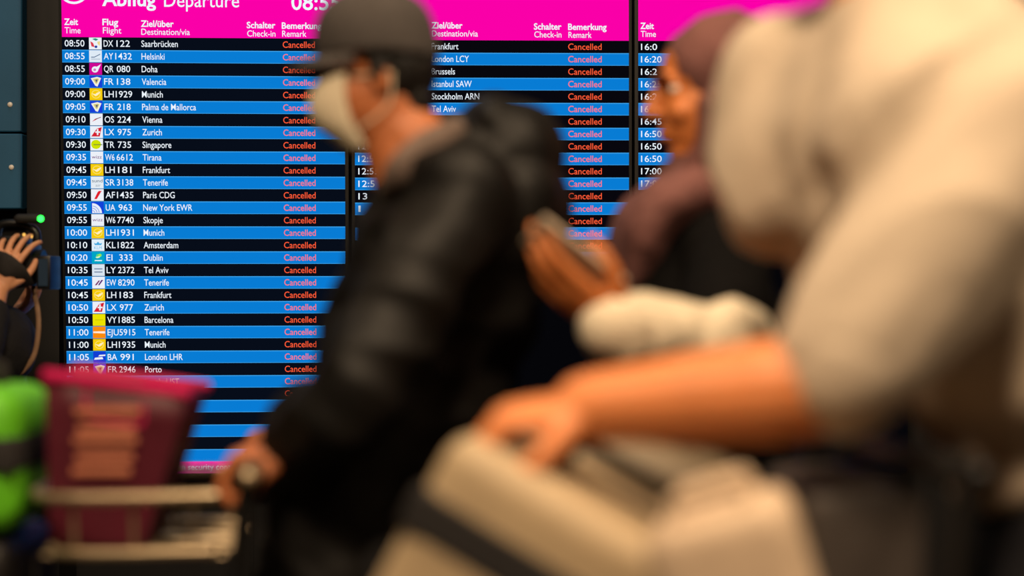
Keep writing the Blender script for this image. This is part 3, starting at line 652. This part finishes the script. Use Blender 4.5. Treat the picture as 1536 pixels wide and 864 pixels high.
# ---- the camera operator at the far left
def person_film():
    D = 4.85
    hm = frame(P(-85, 330, D), (.99, 0, -.05), (.05, 0, 1))
    J = dict(pelvis=P(-70, 860, D), waist=P(-75, 740, D), chest=P(-78, 580, D), top=P(-80, 480, D),
             shr=P(-72, 500, D - .18), shl=P(-72, 500, D + .18), elr=P(-42, 560, D - .27), wrr=P(-2, 432, D - .16), ell=P(-40, 620, D + .2), wrl=P(12, 480, D + .09),
             hr=P(-70, 880, D - .09), hl=P(-70, 880, D + .09), kr=P(-60, 1080, D - .09), kl=P(-70, 1080, D + .09), ar=P(-70, 1500, D - .1), al=P(-60, 1500, D + .1), toe=V((1, 0, 0)))
    J['al'].z = .105; J['ar'].z = .105; J['kl'].z = .5; J['kr'].z = .5
    r = thing('person', base_of(J), 'camera operator in black at the left edge holding up a video camera', 'person')
    hr = frame(J['wrr'], (.30, .10, .95), (-.05, -1, .15)); hl = frame(J['wrl'], (.6, 0, .5), (.4, 0, -.7))
    b = body_core(J, (0, 1, 0)) + head_prims(hm) + [T_([J['top'], hm @ V((-.03, 0, -.10))], [.066, .057])]
    b += hand_prims(hr, -1, (18, 25, 20), 5, 1.0, .16) + hand_prims(hl, -1, (30, 35, 25), 10)
    body = remesh('body', b, .0036, M['skin_d'], r, 4); eyes(hm, body)
    hx = lambda *p: hm @ V(p); R = hm.to_3x3()
    remesh('hair', [E_(hx(-.026, 0, .045), (.100, .083, .088), R), E_(hx(-.055, 0, -.035), (.055, .068, .07), R)], .005, M['hair'], r, 4, .006, 60)
    tp = [T_([P(-70, 900, D), P(-68, 760, D), P(-60, 640, D), P(-66, 540, D), P(-75, 485, D)], [(.21, .15), (.21, .16), (.23, .21), (.215, .17), (.12, .09)], ref=(0, 1, 0), seg=28),
          T_([J['shl'], J['top'] - up * .02, J['shr']], [.075, .08, .075]), E_(P(2, 520, D - .05), (.10, .16, .12)),
          T_([J['shr'], J['elr'], J['wrr'].lerp(J['elr'], .30)], [.075, .066, .05]), T_([J['shl'], J['ell'], J['wrl'].lerp(J['ell'], .15)], [.075, .066, .05])]
    remesh('jacket', tp, .009, M['dark_top'], r, 6, .010, 9)
    remesh('trousers', leg(J['hl'], J['kl'], J['al'] + up * .03, .022) + leg(J['hr'], J['kr'], J['ar'] + up * .03, .022) + [T_([J['pelvis'] - up * .06, J['pelvis'] + up * .06], [(.175, .125), (.165, .12)], ref=(0, 1, 0))], .010, M['dark_trousers'], r, 5, .008, 10)
    shoes([(J['al'], J['toe']), (J['ar'], J['toe'])], r)
    # camcorder
    Dc = D - .06; u = Dc / F
    c0 = P(28, 398, Dc)
    t = thing('video_camera', c0 - up * .09, 'black video camera with a lit green lamp in the operator\'s hands', 'video camera')
    B = lambda x, y, wx, hy, dy, dz=0, bev=.005: (lambda bm: box(bm, Matrix.Translation(P(x, y, Dc) + V((0, dz, 0))), wx * u, dy, hy * u, bev, 2))
    def part(name, fs, m, par=t):
        bm = bmesh.new()
        for f_ in fs: f_(bm)
        return bmo(name, bm, m, par)
    bd = part('camera_body', [B(22, 398, 66, 62, .11), B(22, 362, 44, 14, .07)], M['plastic'])
    part('lens_barrel', [lambda bm: tube(bm, [P(48, 400, Dc), P(66, 400, Dc)], [.048, .048], sub=2, flat=True)], M['plastic'])
    hd = part('lens_hood', [B(73, 409, 21, 50, .11)], M['plastic'])
    part('hood_panel', [B(73, 409, 14, 40, .004, -.056, 0)], M['blueglass'], hd)
    part('top_handle', [lambda bm: tube(bm, [P(-5, 362, Dc), P(0, 338, Dc), P(30, 336, Dc), P(52, 345, Dc), P(56, 362, Dc)], [.012] * 5, seg=10)], M['plastic'])
    mic = part('microphone', [lambda bm: tube(bm, [P(28, 328, Dc - .03), P(58, 328, Dc - .03)], [.013, .013], seg=12)], M['rubber'])
    part('green_lamp', [lambda bm: ell(bm, P(61, 328, Dc - .045), (.009, .009, .009), seg=12)], M['g_led'], mic)
    for x, y in ((36, 352), (47, 355)):
        part('amber_lamp', [lambda bm: ell(bm, P(x, y, Dc - .04), (.004, .004, .004), seg=10)], M['a_led'])
    part('hand_strap', [lambda bm: tube(bm, [P(-14, 392, Dc - .06), P(4, 394, Dc - .112), P(24, 410, Dc - .105), P(36, 428, Dc - .06)], [(.006, .030)] * 4, ref=(0, 1, 0))], M['strap'])
    part('neck_strap', [lambda bm: tube(bm, [P(50, 430, Dc), P(58, 480, Dc - .03), P(52, 530, Dc - .04), P(34, 556, Dc - .04), P(12, 568, Dc - .05)], [(.003, .007)] * 5, ref=(0, 1, 0))], M['tan'])
person_film()

# ------------------------------------------------------------------ trolleys
def trolley(m, hgt, label, basket=True, mt0='chrome', hw=.30):
    t = thing('luggage_trolley', m @ V((-.0, 0, 0)), label, 'luggage trolley', 'airport luggage trolleys')
    X = lambda *p: m @ V(p)
    def tb(name, pts, r, mt=mt0, par=None, curve=True, seg=12):
        bm = bmesh.new(); tube(bm, [X(*p) for p in pts], [r] * len(pts), seg=seg, curve=curve); return bmo(name, bm, M[mt], par or t)
    hb = tb('handle_bar', [(0, -hw, hgt), (0, hw, hgt)], .014)
    for y in (-hw * .56, hw * .56): tb('grip', [(0, y - hw * .3, hgt), (0, y + hw * .3, hgt)], .018, 'rubber', hb)
    k_ = hw / .30
    for y in (-hw + .02, hw - .02): tb('upright', [(0, y, hgt), (.012, y, hgt - .10), (.05, y, .30), (.06, y, .14)], .014, 'plastic')
    tb('platform_frame', [(.06, -.28 * k_, .187), (.60, -.26 * k_, .187), (.98, -.16 * k_, .187), (1.02, 0, .187), (.98, .16 * k_, .187), (.60, .26 * k_, .187), (.06, .28 * k_, .187)], .012)
    bm = bmesh.new(); box(bm, m @ Matrix.Translation((.54, 0, .200)), .84, .40, .012, .004, 1); bmo('platform', bm, M['grey_case'], t)
    if basket:
        bm = bmesh.new(); box(bm, m @ Matrix.Translation((.085, 0, .42)), .012, .50, .36, .004, 1); bmo('rear_panel', bm, M['grey_case'], t)
    if basket:
        bk = tb('basket', [(.04, -.18, hgt - .040), (.312, -.17, hgt - .046), (.357, 0, hgt - .046), (.312, .17, hgt - .046), (.04, .18, hgt - .040)], .009)
        tb('basket_rail', [(.07, -.165, hgt - .125), (.30, -.155, hgt - .13), (.33, 0, hgt - .13), (.30, .155, hgt - .13), (.07, .165, hgt - .125)], .008, par=bk)
        for s_ in (1, -1): tb('basket_stay', [(.0, s_ * (hw - .02), hgt - .05), (.05, s_ * .178, hgt - .042)], .008, 'plastic', par=bk)
        for y in (-.14, -.07, 0, .07, .14): tb('basket_wire', [(.06, y, hgt - .135), (.33, y, hgt - .135)], .004, par=bk, seg=8)
        for x_, y in ((.10, .178), (.19, .174), (.28, .168)):
            for s_ in (1, -1): tb('basket_wire', [(x_, s_ * y, hgt - .042), (x_, s_ * (y - .01), hgt - .13)], .004, par=bk, seg=8)
    for x_, y in ((.14, .25 * k_), (.14, -.25 * k_), (.86, .15 * k_), (.86, -.15 * k_)):
        bm = bmesh.new(); q = X(x_, y, .065); ax = (X(x_, y + .02, .065) - q)
        tube(bm, [q - ax, q + ax], [.065, .065], seg=24, sub=1, flat=True); wl = bmo('wheel', bm, M['rubber'], t)
        bm = bmesh.new(); tube(bm, [q - ax * 1.2, q + ax * 1.2], [.02, .02], seg=12, sub=1, flat=True); bmo('hub', bm, M['chrome'], wl)
        tb('fork', [(x_, y, .065), (x_, y * .93, .20)], .010)
    return t
hp = P(405, 692, 2.62); H1 = hp.z
m1 = frame((hp.x, 2.70, 0), (-1, 0.0, 0), (0, 0, 1))
trolley(m1, H1, 'steel luggage trolley at the left, pushed by the man in the cap')
hq = P(1215, 668, 2.1); H2 = hq.z
m2 = frame((hq.x + .07, 2.0, 0), (-.97, -.20, 0), (0, 0, 1))
trolley(m2, H2, 'dark metal luggage trolley at the right under the bare forearms', False, 'plastic', .24)

def handle(bm, a, b, rise, n, r):
    a, b = V(a), V(b); n = V(n) * rise
    tube(bm, [a, a + n, a.lerp(b, .15) + n * 1.15, b.lerp(a, .15) + n * 1.15, b + n, b], [r] * 6, seg=10, sub=3)
def suitcase(name, m, sx, sy, sz, mt, label, strap=None, bev=.05, cat='suitcase', side=False):
    """m at the centre; sx long, sy thick, sz tall"""
    t = thing(name, m @ V((0, 0, -sz / 2)), label, cat)
    bm = bmesh.new(); box(bm, m, sx, sy, sz, bev, 5); b = bmo('shell', bm, M[mt], t)
    bm = bmesh.new()
    pts = [(-sx / 2 + bev, sz / 2), (sx / 2 - bev, sz / 2), (sx / 2, sz / 2 - bev), (sx / 2, -sz / 2 + bev), (sx / 2 - bev, -sz / 2), (-sx / 2 + bev, -sz / 2), (-sx / 2, -sz / 2 + bev), (-sx / 2, sz / 2 - bev)]
    tube(bm, [m @ V((a, 0, c)) for a, c in pts + pts[:1]], [.006] * 9, seg=8, sub=2, curve=False); bmo('zip', bm, M['strap'], t)
    bm = bmesh.new()
    if side: handle(bm, m @ V((-sx / 2, 0, -.10)), m @ V((-sx / 2, 0, .10)), .03, m.to_3x3() @ V((-1, 0, 0)), .009)
    else: handle(bm, m @ V((-.10, 0, sz / 2)), m @ V((.10, 0, sz / 2)), .03, m.to_3x3() @ V((0, 0, 1)), .009); bmo('carry_handle', bm, M['strap'], t)
    if strap:
        z0, wz = strap; bm = bmesh.new(); box(bm, m @ Matrix.Translation((0, 0, z0)), sx + .008, sy + .008, wz, .004, 1); 
        s_ = bmo('strap', bm, M['strap'], t)
        bm = bmesh.new(); box(bm, m @ Matrix.Translation((sx * .1, -sy / 2 - .008, z0)), .06, .014, wz * 1.2, .004, 2); bmo('buckle', bm, M['plastic'], s_)
    for x_ in (-.35, .35):
        bm = bmesh.new(); q = m @ V((x_ * sx, sy * .3, -sz / 2 - .012)); ax = m.to_3x3() @ V((.015, 0, 0)); tube(bm, [q - ax, q + ax], [.02, .02], seg=14, sub=1, flat=True); bmo('wheel', bm, M['rubber'], t)
    return t
RX = lambda a: Matrix.Rotation(math.radians(a), 4, 'X'); RY = lambda a: Matrix.Rotation(math.radians(a), 4, 'Y'); RZ = lambda a: Matrix.Rotation(math.radians(a), 4, 'Z')
TL = Matrix.Translation
# left trolley load
c = P(-12, 1000, 2.6); suitcase('suitcase', TL((-.965, 2.70, .532)), .42, .30, .58, 'black_case', 'black suitcase standing at the front of the left trolley under the lime bag', side=True)
lm = TL(P(-45, 683, 2.68) + V((-.02, 0, 0)))
t = thing('travel_bag', lm @ V((0, 0, -.11)), 'lime green travel bag with a black band on the left trolley', 'travel bag')
bm = bmesh.new(); box(bm, lm, .25, .26, .222, .055, 6); bmo('bag_body', bm, M['lime'], t)
bm = bmesh.new(); box(bm, lm @ TL((0, 0, .012)), .256, .266, .052, .006, 2); bd = bmo('band', bm, M['strap'], t)
bm = bmesh.new(); box(bm, lm @ TL((.03, -.137, .012)), .04, .012, .04, .004, 2); bmo('buckle', bm, M['plastic'], bd)
bm = bmesh.new(); handle(bm, lm @ V((-.07, 0, .108)), lm @ V((.07, 0, .108)), .03, (0, 0, 1), .008); bmo('carry_handle', bm, M['strap'], t)
# magenta carrier bag in the basket
zb = H1 - .128
def bagmesh(bm, ym, grow=0.0):
    D = 2.60
    q = [P(68, 562, D), P(282, 590, D), P(216, 745, D), P(74, 745, D)]
    for p_ in q[2:]: p_.z = zb
    fr = [p_.copy() for p_ in q]; bk = [p_ + V((0, .17, 0)) for p_ in q]
    vs0 = [bm.verts.new(p_) for p_ in fr]; vs1 = [bm.verts.new(p_) for p_ in bk]
    bm.faces.new(vs0); bm.faces.new(vs1[::-1])
    for j in range(4):
        k = (j + 1) % 4
        if j == 0: continue
        bm.faces.new((vs0[j], vs1[j], vs1[k], vs0[k]))
    bmesh.ops.subdivide_edges(bm, edges=bm.edges[:], cuts=4, use_grid_fill=True)
    for v in bm.verts:
        v.co.y += .006 * noise.noise(v.co * 14)
bp = P(170, 745, 2.6)
t = thing('carrier_bag', (bp.x, 2.68, zb), 'dark magenta carrier bag with pale orange printed bars in the left trolley basket', 'carrier bag')
bm = bmesh.new(); bagmesh(bm, 0); bo = bmo('bag_body', bm, M['crimson'], t); md = bo.modifiers.new('t', 'SOLIDIFY'); md.thickness = .003
for y0 in (2.598, 2.772):
    bm = bmesh.new(); a, b = P(68, 562, 2.6), P(282, 590, 2.6); a.y = b.y = y0
    tube(bm, [a, a.lerp(b, .5), b], [(.005, .009)] * 3, ref=(0, 1, 0), seg=8, curve=False); bmo('rim', bm, M['rose'], t)
for y, xa, xb in ((617, 112, 210), (644, 116, 202), (661, 110, 206), (686, 114, 200), (707, 108, 196)):
    bm = bmesh.new(); D = 2.592; box(bm, TL(P((xa + xb) / 2, y, D)), (xb - xa) / F * D, .003, 11 / F * D, .0012, 1); bmo('printed_bar', bm, M['print'], t)
for y0 in (2.60, 2.77):
    bm = bmesh.new(); a, b = P(130, 572, 2.6), P(215, 582, 2.6); a.y = b.y = y0; handle(bm, a, b, -.05, (0, 0, 1), .003); bmo('cord_handle', bm, M['rose'], t)
# right trolley load
sm = RZ(-14) @ RY(29); tl_ = P(706, 662, 1.88)
sm.translation = tl_ - sm.to_3x3() @ V((-.19, -.10, .29))
suitcase('suitcase', sm, .42, .26, .60, 'shell', 'tilted beige suitcase with a broad dark strap on the right trolley', (.200, .050), .045)
# soft bags behind and beside it
bmx = RZ(-6) @ RY(10); bmx.translation = V((.075, 2.24, .612))
t = thing('holdall', bmx @ V((0, 0, -.40)), 'taupe holdall with bright zips lying behind the beige suitcase', 'bag')
bm = bmesh.new(); box(bm, bmx, .34, .18, .80, .06, 6); bo = bmo('bag_body', bm, M['wrap'], t)
for z_, y_ in ((.325, -.082), (.20, -.093)):
    bm = bmesh.new(); tube(bm, [bmx @ V((-.10, y_, z_)), bmx @ V((.12, y_, z_))], [.009, .009], sub=2, seg=10); bmo('zip', bm, M['chrome'], bo)  # steel bars stand in for gloss highlights on the bag
bm = bmesh.new(); handle(bm, bmx @ V((-.08, 0, .395)), bmx @ V((.08, 0, .395)), .03, bmx.to_3x3() @ V((0, 0, 1)), .009); bmo('carry_handle', bm, M['strap'], t)
px_ = RZ(-10) @ RY(-17); px_.translation = V((.315, 1.69, .61))
t = thing('tote_bag', px_ @ V((0, 0, -.39)), 'pale upright tote bag leaning at the right end of the beige suitcase', 'bag')
bm = bmesh.new(); box(bm, px_, .15, .15, .78, .035, 5); bo = bmo('bag_body', bm, M['pale'], t)
bm = bmesh.new(); tube(bm, [px_ @ V((-.06, -.078, .25)), px_ @ V((.06, -.078, .25))], [.006, .006], sub=2, seg=10); bmo('zip', bm, M['chrome'], bo)
for y_ in (-.05, .05):
    bm = bmesh.new(); handle(bm, px_ @ V((-.035, y_, .385)), px_ @ V((.035, y_, .385)), .02, px_.to_3x3() @ V((0, 0, 1)), .006); bmo('carry_handle', bm, M['pale'], t)
suitcase('suitcase', TL((.388, 2.02, .610)), .14, .30, .74, 'grey_case', 'dark grey upright suitcase between the pale tote bag and the beige shirt', side=True, bev=.03)
bpy.context.view_layer.update()
